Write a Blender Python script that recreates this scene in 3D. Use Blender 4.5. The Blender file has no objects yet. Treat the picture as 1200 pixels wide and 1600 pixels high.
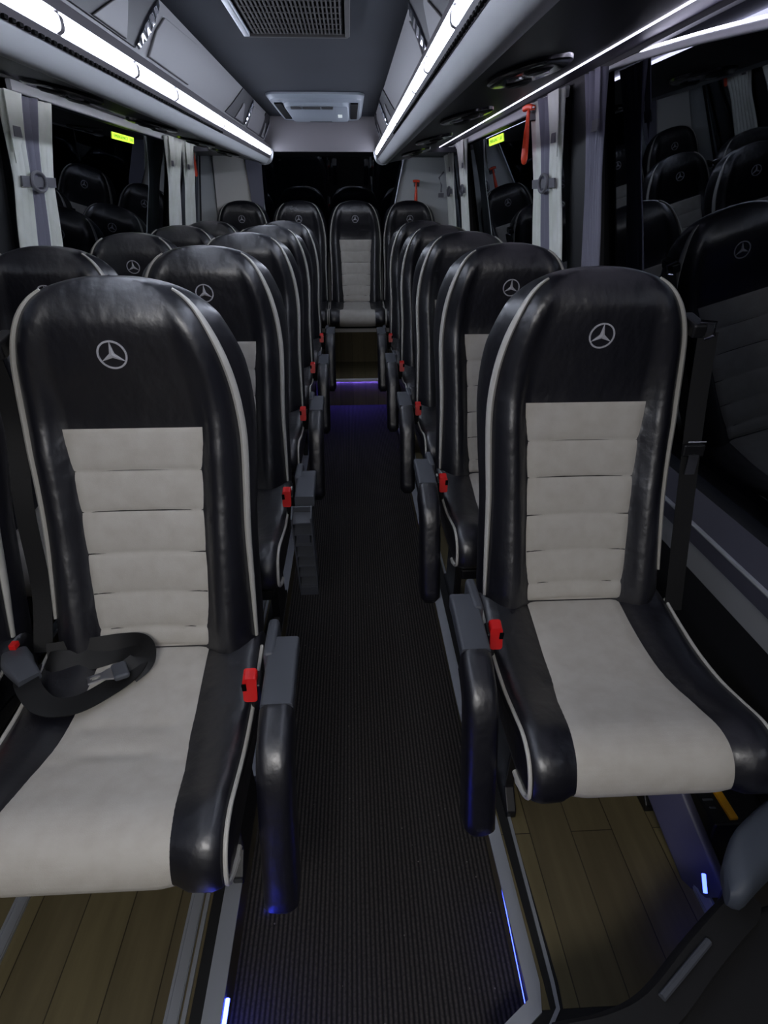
import bpy, bmesh, math, random
import numpy as np
from mathutils import Vector, Matrix
random.seed(7)
SC = bpy.context.scene
COL = SC.collection

# ------------------------------------------------------------------ camera
cam_d = bpy.data.cameras.new('camera'); cam = bpy.data.objects.new('camera', cam_d); COL.objects.link(cam)
cam_d.sensor_fit = 'HORIZONTAL'; cam_d.sensor_width = 36; cam_d.lens = 28.8; cam_d.clip_start = 0.02
_d = Vector((545-600, 800-312, -960)).normalized()          # world +Y seen from the camera
_z = Vector((1, 0, 0)).cross(_d).normalized()
if _z.y < 0: _z = -_z
_x = _d.cross(_z)
cam.matrix_world = Matrix.Translation((0, 0, 1.39)) @ Matrix((_x, _d, _z)).to_4x4()
SC.camera = cam

# ------------------------------------------------------------------ world, exposure
SC.view_settings.view_transform = 'Standard'; SC.view_settings.look = 'None'
SC.view_settings.gamma = 1; SC.view_settings.use_curve_mapping = False
SC.view_settings.exposure = 1.42
w = bpy.data.worlds.new('night'); SC.world = w; w.use_nodes = True
w.node_tree.nodes['Background'].inputs[0].default_value = (0.004, 0.005, 0.009, 1)
w.node_tree.nodes['Background'].inputs[1].default_value = 1.0
SC.cycles.use_denoising = True
SC.cycles.max_bounces = 6; SC.cycles.sample_clamp_indirect = 3.0
LED = 13.0           # ceiling strips
# added fill lamp to brighten the seats, unseen behind the camera (its housing is built with the roof)
ld = bpy.data.lights.new('fill_lamp_light', 'AREA'); ld.shape = 'RECTANGLE'; ld.size = .55; ld.size_y = .5; ld.energy = 9; ld.color = (1.0, .97, .94)
lo_ = bpy.data.objects.new('fill_lamp_light', ld); COL.objects.link(lo_); lo_.location = (-.165, -.75, 1.84)
lo_.rotation_euler = (math.radians(38), 0, 0)
LEDCOL = (0.76, 0.83, 1.0)
BLUE = (0.03, 0.05, 1.0)

# ------------------------------------------------------------------ materials
def srgb(r, g, b):
    f = lambda c: (c/255/12.92) if c/255 <= .04045 else ((c/255+.055)/1.055)**2.4
    return (f(r), f(g), f(b), 1)
def mat(name, col, rough=.5, metal=0, bump=None, var=None, coat=0, emit=None, spec=.5):
    m = bpy.data.materials.new(name); m.use_nodes = True
    nt = m.node_tree; b = nt.nodes['Principled BSDF']
    b.inputs['Base Color'].default_value = col; b.inputs['Roughness'].default_value = rough
    b.inputs['Metallic'].default_value = metal; b.inputs['Coat Weight'].default_value = coat; b.inputs['Coat Roughness'].default_value = .28 if coat < .25 else .1
    b.inputs['Specular IOR Level'].default_value = spec
    tc = nt.nodes.new('ShaderNodeTexCoord')
    if emit:
        b.inputs['Emission Color'].default_value = (*emit[0], 1); b.inputs['Emission Strength'].default_value = emit[1]
    if bump:                                    # list of (scale, strength, distance, stretch)
        prev = None
        for sc, st, di, stretch in bump:
            mp = nt.nodes.new('ShaderNodeMapping'); mp.inputs['Scale'].default_value = stretch
            nt.links.new(tc.outputs['Object'], mp.inputs[0])
            n = nt.nodes.new('ShaderNodeTexNoise'); n.inputs['Scale'].default_value = sc; n.inputs['Detail'].default_value = 4
            nt.links.new(mp.outputs[0], n.inputs['Vector'])
            bp = nt.nodes.new('ShaderNodeBump'); bp.inputs['Strength'].default_value = st; bp.inputs['Distance'].default_value = di
            nt.links.new(n.outputs['Fac'], bp.inputs['Height'])
            if prev: nt.links.new(prev.outputs[0], bp.inputs['Normal'])
            prev = bp
        nt.links.new(prev.outputs[0], b.inputs['Normal'])
    if var:                                     # (second colour, scale)
        n = nt.nodes.new('ShaderNodeTexNoise'); n.inputs['Scale'].default_value = var[1]; n.inputs['Detail'].default_value = 6
        nt.links.new(tc.outputs['Object'], n.inputs['Vector'])
        r = nt.nodes.new('ShaderNodeValToRGB'); r.color_ramp.elements[0].position = .35; r.color_ramp.elements[1].position = .68
        r.color_ramp.elements[0].color = col; r.color_ramp.elements[1].color = var[0]
        nt.links.new(n.outputs['Fac'], r.inputs[0]); nt.links.new(r.outputs[0], b.inputs['Base Color'])
    return m
ONE = (1, 1, 1)
M = {}
M['leather'] = mat('black_leather', srgb(13, 13, 22), .40, bump=[(5, .5, .03, (1.2, 1, .8)), (17, .35, .010, (1.1, 1, .9)), (420, .15, .0006, ONE)], spec=1.0, coat=.22)
M['shell'] = mat('seat_shell', srgb(16, 16, 19), .5)
M['fabric'] = mat('grey_fabric', srgb(190, 186, 178), .92, bump=[(600, .35, .0008, ONE), (9, .15, .01, ONE)], var=(srgb(182, 177, 168), 30), spec=.15)
M['pipe'] = mat('pale_piping', srgb(190, 188, 181), .5)
M['thread'] = mat('dark_thread', srgb(40, 38, 38), .8)
M['emblem'] = mat('emblem_silver', srgb(178, 178, 184), .45)
M['plastic'] = mat('black_plastic', srgb(18, 18, 20), .42, bump=[(300, .1, .0005, ONE)])
M['greyplastic'] = mat('grey_plastic', srgb(74, 77, 84), .5, bump=[(500, .15, .0005, ONE)])
M['red'] = mat('red_plastic', srgb(214, 30, 30), .35)
M['webbing'] = mat('belt_webbing', srgb(11, 11, 12), .6, bump=[(260, .3, .0008, (1, 6, 1))])
M['steel'] = mat('bright_steel', srgb(205, 205, 210), .28, 1)
M['chrome'] = mat('chrome', (.8, .8, .85, 1), .12, 1)
M['alu'] = mat('brushed_aluminium', srgb(176, 180, 186), .42, .55, bump=[(60, .1, .001, (20, 1, 1))])
M['rubber'] = mat('black_rubber', srgb(14, 14, 15), .7)
M['lip'] = mat('pale_rack_lip', srgb(214, 216, 218), .5)
M['blind'] = mat('pale_blind', srgb(228, 226, 220), .8)
M['pale'] = mat('pale_panel', srgb(140, 141, 144), .5, var=(srgb(133, 134, 137), 3))
M['paledoor'] = mat('pale_rack_door', srgb(124, 122, 124), .42)
M['ledge'] = mat('ledge_grey', srgb(92, 88, 92), .5)
M['grille'] = mat('grille_brown', srgb(30, 27, 27), .7)
M['bracket'] = mat('bracket_grey', srgb(15, 13, 21), .5, coat=.1)
M['roof'] = mat('slate_headlining', srgb(29, 32, 40), .85, bump=[(380, .35, .001, ONE)], var=(srgb(24, 27, 34), 2.5), spec=.2)
M['under'] = mat('dark_soffit', srgb(44, 44, 52), .46, var=(srgb(34, 34, 41), 3), coat=.05)
M['console'] = mat('console_black', srgb(30, 30, 35), .22, coat=.5)
M['wall'] = mat('wall_dark', srgb(24, 25, 28), .55)
M['wallpale'] = mat('wall_pale', srgb(200, 204, 204), .6, bump=[(300, .2, .001, ONE)])
M['sill'] = mat('sill_grey', srgb(66, 66, 78), .5)
M['curtain'] = mat('curtain_pale', srgb(232, 235, 228), .8, bump=[(14, .2, .01, (1, 1, .3)), (500, .15, .0005, ONE)], var=(srgb(216, 220, 208), 9))
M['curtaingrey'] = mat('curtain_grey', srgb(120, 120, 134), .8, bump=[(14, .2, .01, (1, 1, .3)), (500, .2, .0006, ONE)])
M['tie'] = mat('tie_grey', srgb(110, 110, 116), .5)
M['orange'] = mat('orange_hammer', srgb(236, 74, 40), .4)
M['acpale'] = mat('unit_pale', srgb(112, 118, 126), .5)
M['black'] = mat('matt_black', srgb(6, 6, 7), .95, spec=.1)
M['nosing'] = mat('white_nosing', srgb(225, 225, 228), .5)
M['violet'] = mat('violet_recess', srgb(46, 40, 70), .35)
M['slate'] = mat('slate_leather', srgb(66, 72, 82), .6, bump=[(30, .2, .004, ONE)])
M['yellow'] = mat('yellow_plastic', srgb(236, 168, 30), .5)
M['blueleg'] = mat('leg_grey', srgb(74, 74, 92), .5)
M['led'] = mat('led_diffuser', (1, 1, 1, 1), .4, emit=(LEDCOL, LED))
M['ledblue'] = mat('blue_led', (0, 0, .2, 1), .4, emit=(BLUE, 5))
M['ledbluerear'] = mat('violet_blue_led', (0, 0, .2, 1), .4, emit=((.12, .08, 1.0), 60))
M['ledbluehot'] = mat('blue_led_bright', (0, 0, .2, 1), .4, emit=(BLUE, 12))
M['cove'] = mat('cove_light', (1, 1, 1, 1), .4, emit=((.80, .78, 1.0), 2.6))
M['covedim'] = mat('cove_light_dim', (1, 1, 1, 1), .4, emit=((.85, .88, 1.0), 8.0))
M['exit'] = mat('exit_yellow_green', srgb(200, 240, 50), .5, emit=((.55, .9, .06), .5))
M['exittext'] = mat('exit_lettering', srgb(122, 160, 24), .6)
# carpet with fine ribs and grit
def carpet():
    m = mat('ribbed_carpet', srgb(30, 29, 29), .95, spec=.1); nt = m.node_tree; b = nt.nodes['Principled BSDF']
    tc = nt.nodes.new('ShaderNodeTexCoord')
    wv = nt.nodes.new('ShaderNodeTexWave'); wv.bands_direction = 'X'; wv.inputs['Scale'].default_value = 32; wv.inputs['Distortion'].default_value = .6
    wv.inputs['Detail'].default_value = 3; wv.inputs['Detail Scale'].default_value = 3
    n = nt.nodes.new('ShaderNodeTexNoise'); n.inputs['Scale'].default_value = 160; n.inputs['Detail'].default_value = 3
    v = nt.nodes.new('ShaderNodeTexVoronoi'); v.inputs['Scale'].default_value = 26
    for t in (wv, n, v): nt.links.new(tc.outputs['Object'], t.inputs['Vector'])
    mx = nt.nodes.new('ShaderNodeMath'); mx.operation = 'MULTIPLY'; nt.links.new(wv.outputs['Fac'], mx.inputs[0]); nt.links.new(n.outputs['Fac'], mx.inputs[1])
    r = nt.nodes.new('ShaderNodeValToRGB'); r.color_ramp.elements[0].color = srgb(31, 30, 31); r.color_ramp.elements[1].color = srgb(72, 68, 65)
    r.color_ramp.elements[1].position = .62
    nt.links.new(mx.outputs[0], r.inputs[0])
    lt = nt.nodes.new('ShaderNodeMath'); lt.operation = 'LESS_THAN'; lt.inputs[1].default_value = .05; nt.links.new(v.outputs['Distance'], lt.inputs[0])
    mc = nt.nodes.new('ShaderNodeMixRGB'); nt.links.new(lt.outputs[0], mc.inputs[0]); nt.links.new(r.outputs[0], mc.inputs[1]); mc.inputs[2].default_value = srgb(96, 92, 88)
    nt.links.new(mc.outputs[0], b.inputs['Base Color'])
    bp = nt.nodes.new('ShaderNodeBump'); bp.inputs['Strength'].default_value = .3; bp.inputs['Distance'].default_value = .002
    nt.links.new(wv.outputs['Fac'], bp.inputs['Height']); nt.links.new(bp.outputs[0], b.inputs['Normal'])
    return m
M['carpet'] = carpet()
def wood():
    m = mat('wood_floor', srgb(110, 100, 74), .5, spec=.3); nt = m.node_tree; b = nt.nodes['Principled BSDF']
    tc = nt.nodes.new('ShaderNodeTexCoord')
    mp = nt.nodes.new('ShaderNodeMapping'); mp.inputs['Rotation'].default_value = (0, 0, math.pi/2); nt.links.new(tc.outputs['Object'], mp.inputs[0])
    br = nt.nodes.new('ShaderNodeTexBrick'); br.inputs['Scale'].default_value = 1; br.inputs['Brick Width'].default_value = .9; br.inputs['Row Height'].default_value = .095
    br.inputs['Mortar Size'].default_value = .0012; br.inputs['Color1'].default_value = srgb(120, 110, 80); br.inputs['Color2'].default_value = srgb(100, 91, 68); br.inputs['Mortar'].default_value = srgb(60, 53, 40)
    nt.links.new(mp.outputs[0], br.inputs['Vector'])
    mp2 = nt.nodes.new('ShaderNodeMapping'); mp2.inputs['Scale'].default_value = (14, 1.2, 1); nt.links.new(tc.outputs['Object'], mp2.inputs[0])
    n = nt.nodes.new('ShaderNodeTexNoise'); n.inputs['Scale'].default_value = 3; n.inputs['Detail'].default_value = 6; nt.links.new(mp2.outputs[0], n.inputs['Vector'])
    mx = nt.nodes.new('ShaderNodeMixRGB'); mx.blend_type = 'MULTIPLY'; mx.inputs[0].default_value = .5
    nt.links.new(br.outputs['Color'], mx.inputs[1]); nt.links.new(n.outputs['Fac'], mx.inputs[2]); nt.links.new(mx.outputs[0], b.inputs['Base Color'])
    return m
M['wood'] = wood()
def glass():
    m = bpy.data.materials.new('dark_window_glass'); m.use_nodes = True; nt = m.node_tree; nt.nodes.clear()
    o = nt.nodes.new('ShaderNodeOutputMaterial'); mx = nt.nodes.new('ShaderNodeMixShader')
    tr = nt.nodes.new('ShaderNodeBsdfTransparent'); tr.inputs[0].default_value = (.10, .11, .12, 1)
    gl = nt.nodes.new('ShaderNodeBsdfGlossy'); gl.inputs['Roughness'].default_value = .012; gl.inputs[0].default_value = (.85, .9, 1, 1)
    fr = nt.nodes.new('ShaderNodeFresnel'); fr.inputs[0].default_value = 2.0
    nt.links.new(fr.outputs[0], mx.inputs[0]); nt.links.new(tr.outputs[0], mx.inputs[1]); nt.links.new(gl.outputs[0], mx.inputs[2]); nt.links.new(mx.outputs[0], o.inputs[0])
    return m
M['glass'] = glass()

# ------------------------------------------------------------------ mesh helpers
class MB:
    def __init__(s): s.v = []; s.f = []; s.mi = []; s.m = 0
    def add(s, vs, fs):
        k = len(s.v); s.v += [tuple(p) for p in vs]; s.f += [tuple(i+k for i in f) for f in fs]; s.mi += [s.m]*len(fs)
        return s
    def box(s, c, d, rot=None, taper=1.0):
        R = rot if rot is not None else Matrix.Identity(3)
        vs = []
        for z in (-1, 1):
            t = taper if z > 0 else 1
            for x, y in ((-1, -1), (1, -1), (1, 1), (-1, 1)):
                vs.append(Vector(c) + R @ Vector((x*d[0]/2*t, y*d[1]/2*t, z*d[2]/2)))
        return s.add(vs, [(3, 2, 1, 0), (4, 5, 6, 7), (0, 1, 5, 4), (1, 2, 6, 5), (2, 3, 7, 6), (3, 0, 4, 7)])
    def loops(s, rows, closed=True, cap=True, flip=False):
        n = len(rows[0]); k = len(s.v); fs = []
        for i in range(len(rows)-1):
            for j in range(n if closed else n-1):
                a, b = i*n+j, i*n+(j+1) % n
                f = (a, b, b+n, a+n); fs.append(f[::-1] if flip else f)
        if cap and closed:
            a = tuple(range(n)); b = tuple(range((len(rows)-1)*n, len(rows)*n))
            fs.append(a if flip else a[::-1]); fs.append(b[::-1] if flip else b)
        return s.add([p for r in rows for p in r], fs)
    def sweep(s, path, sec, up=(0, 0, 1), closed=False, scale=None):
        """section points (a,b): a along side vector, b along the up-ish vector"""
        P = [Vector(p) for p in path]; n = len(P); rows = []
        for i, p in enumerate(P):
            t = (P[(i+1) % n]-P[i-1]) if closed else (P[min(i+1, n-1)]-P[max(i-1, 0)])
            t.normalize(); u = Vector(up(i) if callable(up) else up)
            sd = t.cross(u)
            if sd.length < 1e-5: sd = t.cross(Vector((0, 1, 0.01)))
            sd.normalize(); uu = sd.cross(t)
            k = scale(i/(n-1)) if scale else 1
            rows.append([p + sd*a*k + uu*b*k for a, b in sec])
        if closed: rows.append(rows[0]); return s.loops(rows, cap=False)
        return s.loops(rows)
    def tube(s, path, r, k=8, up=(0, 0, 1), closed=False, ry=None):
        ry = ry or r
        return s.sweep(path, [(r*math.cos(2*math.pi*i/k), ry*math.sin(2*math.pi*i/k)) for i in range(k)], up, closed)
    def grid(s, fn, nu, nv):
        vs = [fn(i/nu, j/nv) for i in range(nu+1) for j in range(nv+1)]
        fs = [(i*(nv+1)+j, (i+1)*(nv+1)+j, (i+1)*(nv+1)+j+1, i*(nv+1)+j+1) for i in range(nu) for j in range(nv)]
        return s.add(vs, fs)
    def prism(s, prof, axis, a, b):
        """closed 2-D profile extruded along axis 'x' or 'y' from a to b"""
        f = (lambda p, t: (t, p[0], p[1])) if axis == 'x' else ((lambda p, t: (p[0], t, p[1])) if axis == 'y' else (lambda p, t: (p[0], p[1], t)))
        return s.loops([[f(p, a) for p in prof], [f(p, b) for p in prof]])
    def build(s, name, m, parent=None, smooth=True, bevel=0, seg=2, label=None, solid=0, angle=40):
        me = bpy.data.meshes.new(name); me.from_pydata(s.v, [], s.f)
        ms = m if isinstance(m, (list, tuple)) else [m]
        for q in ms: me.materials.append(M[q])
        me.polygons.foreach_set('material_index', s.mi)
        bm = bmesh.new(); bm.from_mesh(me); bmesh.ops.remove_doubles(bm, verts=bm.verts, dist=1e-6)
        bmesh.ops.recalc_face_normals(bm, faces=bm.faces); bm.to_mesh(me); bm.free()
        if smooth:
            me.polygons.foreach_set('use_smooth', [True]*len(me.polygons)); me.set_sharp_from_angle(angle=math.radians(angle))
        o = bpy.data.objects.new(name, me); COL.objects.link(o)
        if solid:
            md = o.modifiers.new('solid', 'SOLIDIFY'); md.thickness = solid; md.offset = 0
        if bevel:
            md = o.modifiers.new('bevel', 'BEVEL'); md.width = bevel; md.segments = seg; md.limit_method = 'ANGLE'
            if smooth: me.polygons.foreach_set('use_smooth', [True]*len(me.polygons)); me.set_sharp_from_angle(angle=math.radians(180))
            md.harden_normals = True
        if parent: o.parent = parent
        if label: o['label'] = label
        return o
def tag(o, label, cat, group=None, kind=None):
    o['label'] = label; o['category'] = cat
    if group: o['group'] = group
    if kind: o['kind'] = kind
    return o
def struct(o, label=None):
    o['kind'] = 'structure'
    if label: o['label'] = label
    return o
def empty(name, loc=(0, 0, 0), rz=0):
    o = bpy.data.objects.new(name, None); COL.objects.link(o); o.location = loc; o.rotation_euler = (0, 0, rz); o.empty_display_size = .1
    return o
def copy_tree(o, parent=None):
    c = o.copy(); COL.objects.link(c); c.parent = parent
    for ch in list(o.children): copy_tree(ch, c)
    return c
def catmull(pts, n):
    P = [np.array(p, float) for p in pts]; P = [2*P[0]-P[1]] + P + [2*P[-1]-P[-2]]; out = []
    L = len(P)-3
    for q in range(n+1):
        t = q/n*L; i = min(int(t), L-1); u = t-i; a, b, c, d = P[i:i+4]
        out.append(tuple(.5*((2*b)+(-a+c)*u+(2*a-5*b+4*c-d)*u*u+(-a+3*b-3*c+d)*u**3)))
    return out
def rrect(w, h, r, k=4):
    out = []
    for cx, cy, a0 in ((w/2-r, h/2-r, 0), (-w/2+r, h/2-r, 90), (-w/2+r, -h/2+r, 180), (w/2-r, -h/2+r, 270)):
        for i in range(k+1):
            a = math.radians(a0+90*i/k); out.append((cx+r*math.cos(a), cy+r*math.sin(a)))
    return out

# ------------------------------------------------------------------ the shell of the coach
XC = -.165                                    # centre line
Y0, Y1 = -1.5, 5.5
def wallx(side, z):                           # inner wall surface, leaning inwards towards the roof
    return XC + side*(.935 + (1.72-z)*.11)
AL, AR = -.262, .282                          # edges of the sunken aisle
# aisle carpet and platforms
struct(MB().box(((AL+AR)/2, (Y0+4.53)/2, -.02), (AR-AL+1.2, 4.53-Y0, .04)).build('floor', 'carpet', smooth=False), 'dark ribbed aisle carpet')
def plat(name, prof, z0, z1, m='wood'):
    return struct(MB().prism(prof, 'z', z0, z1).build(name, m, smooth=False))
plat('floor_left', [(-1.28, Y0), (AL, Y0), (AL, 4.53), (-1.28, 4.53)], 0.0, .1)
plat('floor_right', [(AR+.016, .56), (.95, .56), (.95, 4.53), (AR, 4.53)], 0.0, .1)
plat('floor_rear', [(-1.28, 4.53), (.97, 4.53), (.97, 5.52), (-1.28, 5.52)], 0.0, .2)
struct(MB().box((XC, 5.3, .325), (2.2, .44, .25)).build('trim_1', 'wood', smooth=False), 'wooden box under the rear bench seats')
struct(MB().box((XC, 5.073, .455), (2.16, .016, .03)).build('trim_2', 'nosing', smooth=False))
struct(MB().box((.04, 4.520, .194), (.62, .036, .018)).build('trim_3', 'nosing', bevel=.003), 'white nosing along the rear step')
# edge profiles of the platforms
def edge(name, pts, wdt, h, m):
    P = [Vector((x, y, 0)) for x, y in pts]; L = []; R_ = []
    for i, p in enumerate(P):
        t = (P[min(i+1, len(P)-1)]-P[max(i-1, 0)]).normalized(); n = Vector((t.y, -t.x, 0)); L.append(p); R_.append(p+n*wdt)
    rows = [[(l.x, l.y, h[0]), (l.x, l.y, h[1]), (r.x, r.y, h[1]), (r.x, r.y, h[0])] for l, r in zip(L, R_)]
    return MB().loops(rows).build(name, m, smooth=False)
struct(edge('trim_4', [(AL-.03, Y0), (AL-.03, 4.52)], .034, (.0995, .105), 'alu'))
struct(edge('trim_5', [(AL-.052, Y0), (AL-.052, 4.52)], .022, (.0995, .103), 'rubber'))
struct(edge('trim_6', [(AL-.066, Y0), (AL-.066, 4.52)], .008, (.0995, .106), 'alu'))
struct(edge('trim_7', [(.20, .515), (.290, .575), (.290, .6), (AR-.006, 1.3), (AR-.004, 4.52)], .028, (.0995, .105), 'alu'))
struct(edge('trim_8', [(.255, .50), (.326, .555), (.326, .6), (AR+.024, 1.3), (AR+.024, 4.52)], .026, (.0995, .103), 'rubber'))
struct(edge('trim_9', [(.29, .505), (.336, .56), (.338, .6), (.335, 1.3), (.335, 4.52)], .007, (.0995, .106), 'alu'))
struct(MB().prism([(.22, .525), (.305, .58), (.34, .56), (.5, .56), (.95, .56), (.95, .40), (.22, .40)], 'z', 0, .099).build('floor_entry', 'rubber', smooth=False))
# seat rails let into the platforms
def rail(x, y0, y1, wdt, lab):
    b = MB(); b.box((x, (y0+y1)/2, .1035), (wdt, y1-y0, .007))
    for s in (-1, 1): b.box((x+s*wdt*.36, (y0+y1)/2, .1085), (wdt*.2, y1-y0, .005))
    return tag(b.build('seat_rail', 'alu', smooth=False), lab, 'rail', 'floor rails under the seats')
rail(-.345, Y0, 4.45, .026, 'aluminium seat rail beside the aisle under the left aisle seats')
rail(-.705, Y0, 4.45, .026, 'aluminium seat rail under the gap between left aisle and window seats')
rail(-1.02, Y0, 4.45, .026, 'aluminium seat rail close to the left wall')
rail(.70, .6, 4.45, .026, 'aluminium seat rail near the right wall under the single seats')

# roof and overhead structure --------------------------------------------------
struct(MB().box((XC, (Y0+4.9)/2, 1.905), (.76, 4.9-Y0, .03)).build('ceiling', 'roof', smooth=False), 'dark slate headlining over the aisle')
struct(MB().box((XC, 4.915, 1.79), (.80, .03, .215)).build('ceiling_bulkhead', 'ledge', smooth=False, bevel=.004), 'pale bulkhead across the rear of the aisle roof')
struct(MB().box((XC, 5.22, 1.70), (2.0, .62, .03)).build('ceiling_rear', 'under', smooth=False))
struct(MB().box((XC, Y0-.02, 1.0), (2.3, .03, 2.0)).build('wall_front', 'wall', smooth=False))

def W(side, w_, y, z): return (XC+side*w_, y, z)
def rack(side, word):
    root = empty('luggage_rack', (XC+side*.6, 0, 1.6))
    tag(root, f'long pale overhead luggage rack along the {word} side above the windows', 'luggage rack', 'overhead luggage racks')
    off = Vector(root.location)
    def bl(b, name, m, parent=None, **k):
        b.v = [tuple(Vector(p)-off) for p in b.v]
        return b.build(name, m, parent or root, **k)
    def ext(prof, y0, y1, ny=1):
        b = MB(); rows = []
        for i in range(ny+1):
            y = y0+(y1-y0)*i/ny; rows.append([W(side, a, y, z) for a, z in prof])
        b.loops(rows, closed=True); return b
    # closed rack body: inner fascia, ledge, rounded pale lip
    lip = catmull([(.364, 1.655), (.368, 1.646), (.377, 1.632), (.392, 1.616), (.41, 1.609), (.432, 1.612), (.446, 1.622)], 14)
    bl(ext(lip + [(.46, 1.64), (.46, 1.66), (.39, 1.66)], Y0, 4.88), 'rack_lip', 'lip', angle=30)
    bl(ext([(.352, 1.892), (.40, 1.745), (.43, 1.745), (.43, 1.892)], Y0, 4.88), 'fascia', 'paledoor', smooth=False)
    bl(ext([(.360, 1.718), (.355, 1.696), (.40, 1.690), (.46, 1.70), (.46, 1.748), (.402, 1.748), (.392, 1.728)], Y0, 4.88), 'ledge', 'ledge', angle=30)
    bl(ext([(.446, 1.622), (.60, 1.650), (.72, 1.688), (.80, 1.716), (.80, 1.735), (.44, 1.665)], Y0, 5.0, 1), 'soffit', 'under', angle=50)
    if side > 0: bl(ext([(.799, 1.713), (.803, 1.713), (.808, 1.722), (.80, 1.722)], Y0, 5.2), 'edge_bead', 'cove', smooth=False)
    else: bl(ext([(.8015, 1.7195), (.8055, 1.7200), (.8055, 1.7222), (.8015, 1.7215)], Y0, 5.2), 'edge_bead', 'covedim', smooth=False)
    bl(ext([(.80, 1.722), (.99, 1.762), (.99, 1.775), (.80, 1.735)], Y0, 5.4), 'recess', 'violet', smooth=False)
    # perforated air slot strip
    bl(ext([(.366, 1.666), (.3595, 1.659), (.369, 1.641), (.376, 1.645)], Y0, 4.88), 'air_strip', 'ledge', smooth=False)
    b = MB(); y = 0.4
    while y < 3.1:
        b.box(W(side, .3645, y, 1.6445), (.006, .014, .006)); y += .026
    sl = bl(b, 'air_slot', 'black', smooth=False); sl['kind'] = 'stuff'
    # doors with rounded corners, dark brackets between them
    def fpt(y, t, o=.0):                       # t 0 bottom .. 1 top on the sloping fascia
        return W(side, .40-.046*t-o, y, 1.748+.142*t)
    def plate(prof, a, c, name, m, parent=None, **k):
        b = MB(); b.loops([[fpt(yy, tt, a) for yy, tt in prof], [fpt(yy, tt, c) for yy, tt in prof]]); return bl(b, name, m, parent, **k)
    def arc(cy, ct, ry, rt, a0, a1, n=8):
        return [(cy+ry*math.cos(math.radians(a0+(a1-a0)*k/n)), ct+rt*math.sin(math.radians(a0+(a1-a0)*k/n))) for k in range(n+1)]
    for yb in (.15, 2.05, 3.95):
        plate([(yb+.12, .02), (yb+.16, .5), (yb+.22, .80)] + arc(yb+.62, .68, .09, .2, 90, 0) + [(yb+.66, .35), (yb+.60, .02)], .001, .009, 'rack_door', 'paledoor', bevel=.003)
    for yb in (.15, 2.05, 3.95, 4.80):
        k = .5 if yb > 4.5 else 1
        br = plate([(yb-.56*k, .02), (yb-.42*k, .38), (yb-.22*k, .98), (yb+.13, .98), (yb+.08, .5), (yb+.0, .02)], .001, .007, 'bracket', 'bracket')
        plate([(yb-.32*k, .03), (yb-.25*k, .26), (yb-.18*k, .48)] + arc(yb-.145*k, .50, .035*k, .10, 150, 0) + [(yb-.10*k, .3), (yb-.09*k, .03)], .007, .013, 'bracket_tongue', 'paledoor', br, bevel=.002)
        b = MB(); b.sweep([fpt(yb+.0+.13*t, .04+.86*t, .012+.0012*math.sin(t*31)) for t in np.linspace(0, 1, 40)], rrect(.030, .010, .003), up=(-side, 0, 0), scale=lambda t: .5+.6*math.sin(math.pi*t))
        bl(b, 'support_strut', 'chrome', br, label='shiny chrome support strut')
    return root
RL = rack(-1, 'left'); RR = rack(1, 'right')
def strip(side, word):
    root = empty('ceiling_light_strip', (XC+side*.35, 0, 1.68))
    tag(root, f'glowing white light strip along the {word} luggage rack', 'light strip', 'light strips under the racks')
    off = Vector(root.location)
    joins = [Y0, .2, .82, 1.44, 1.90, 2.30, 3.1, 3.75, 4.3, 4.88] if side < 0 else [Y0, .2, .9, 1.36, 1.80, 2.12, 2.9, 3.6, 4.25, 4.88]
    prof = catmull([(.366, 1.665), (.358, 1.669), (.355, 1.677), (.357, 1.686), (.363, 1.692)], 8)
    for a, c in zip(joins, joins[1:]):
        b = MB(); pr = prof + [(.375, 1.692), (.375, 1.665)]
        b.loops([[Vector(W(side, p, y, z))-off for p, z in pr] for y in (a+.007, c-.007)])
        b.build('diffuser', 'led', root, angle=50)
        b = MB(); b.loops([[Vector(W(side, p-.003, y, z+(.003 if z > 1.678 else -.003)))-off for p, z in pr] for y in (c-.009, c+.009)]); b.build('joint', 'ledge', root, smooth=False)
    b = MB()
    cap = [(.342, 1.68), (.35, 1.64), (.372, 1.613), (.41, 1.603), (.45, 1.618), (.46, 1.66), (.43, 1.72), (.37, 1.72)]
    b.loops([[Vector(W(side, p, y, z))-off for p, z in catmull(cap+[cap[0]], 24)[:-1]] for y in (4.88, 4.90)])
    b.build('end_cap', 'pale', root)
strip(-1, 'left'); strip(1, 'right')

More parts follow.
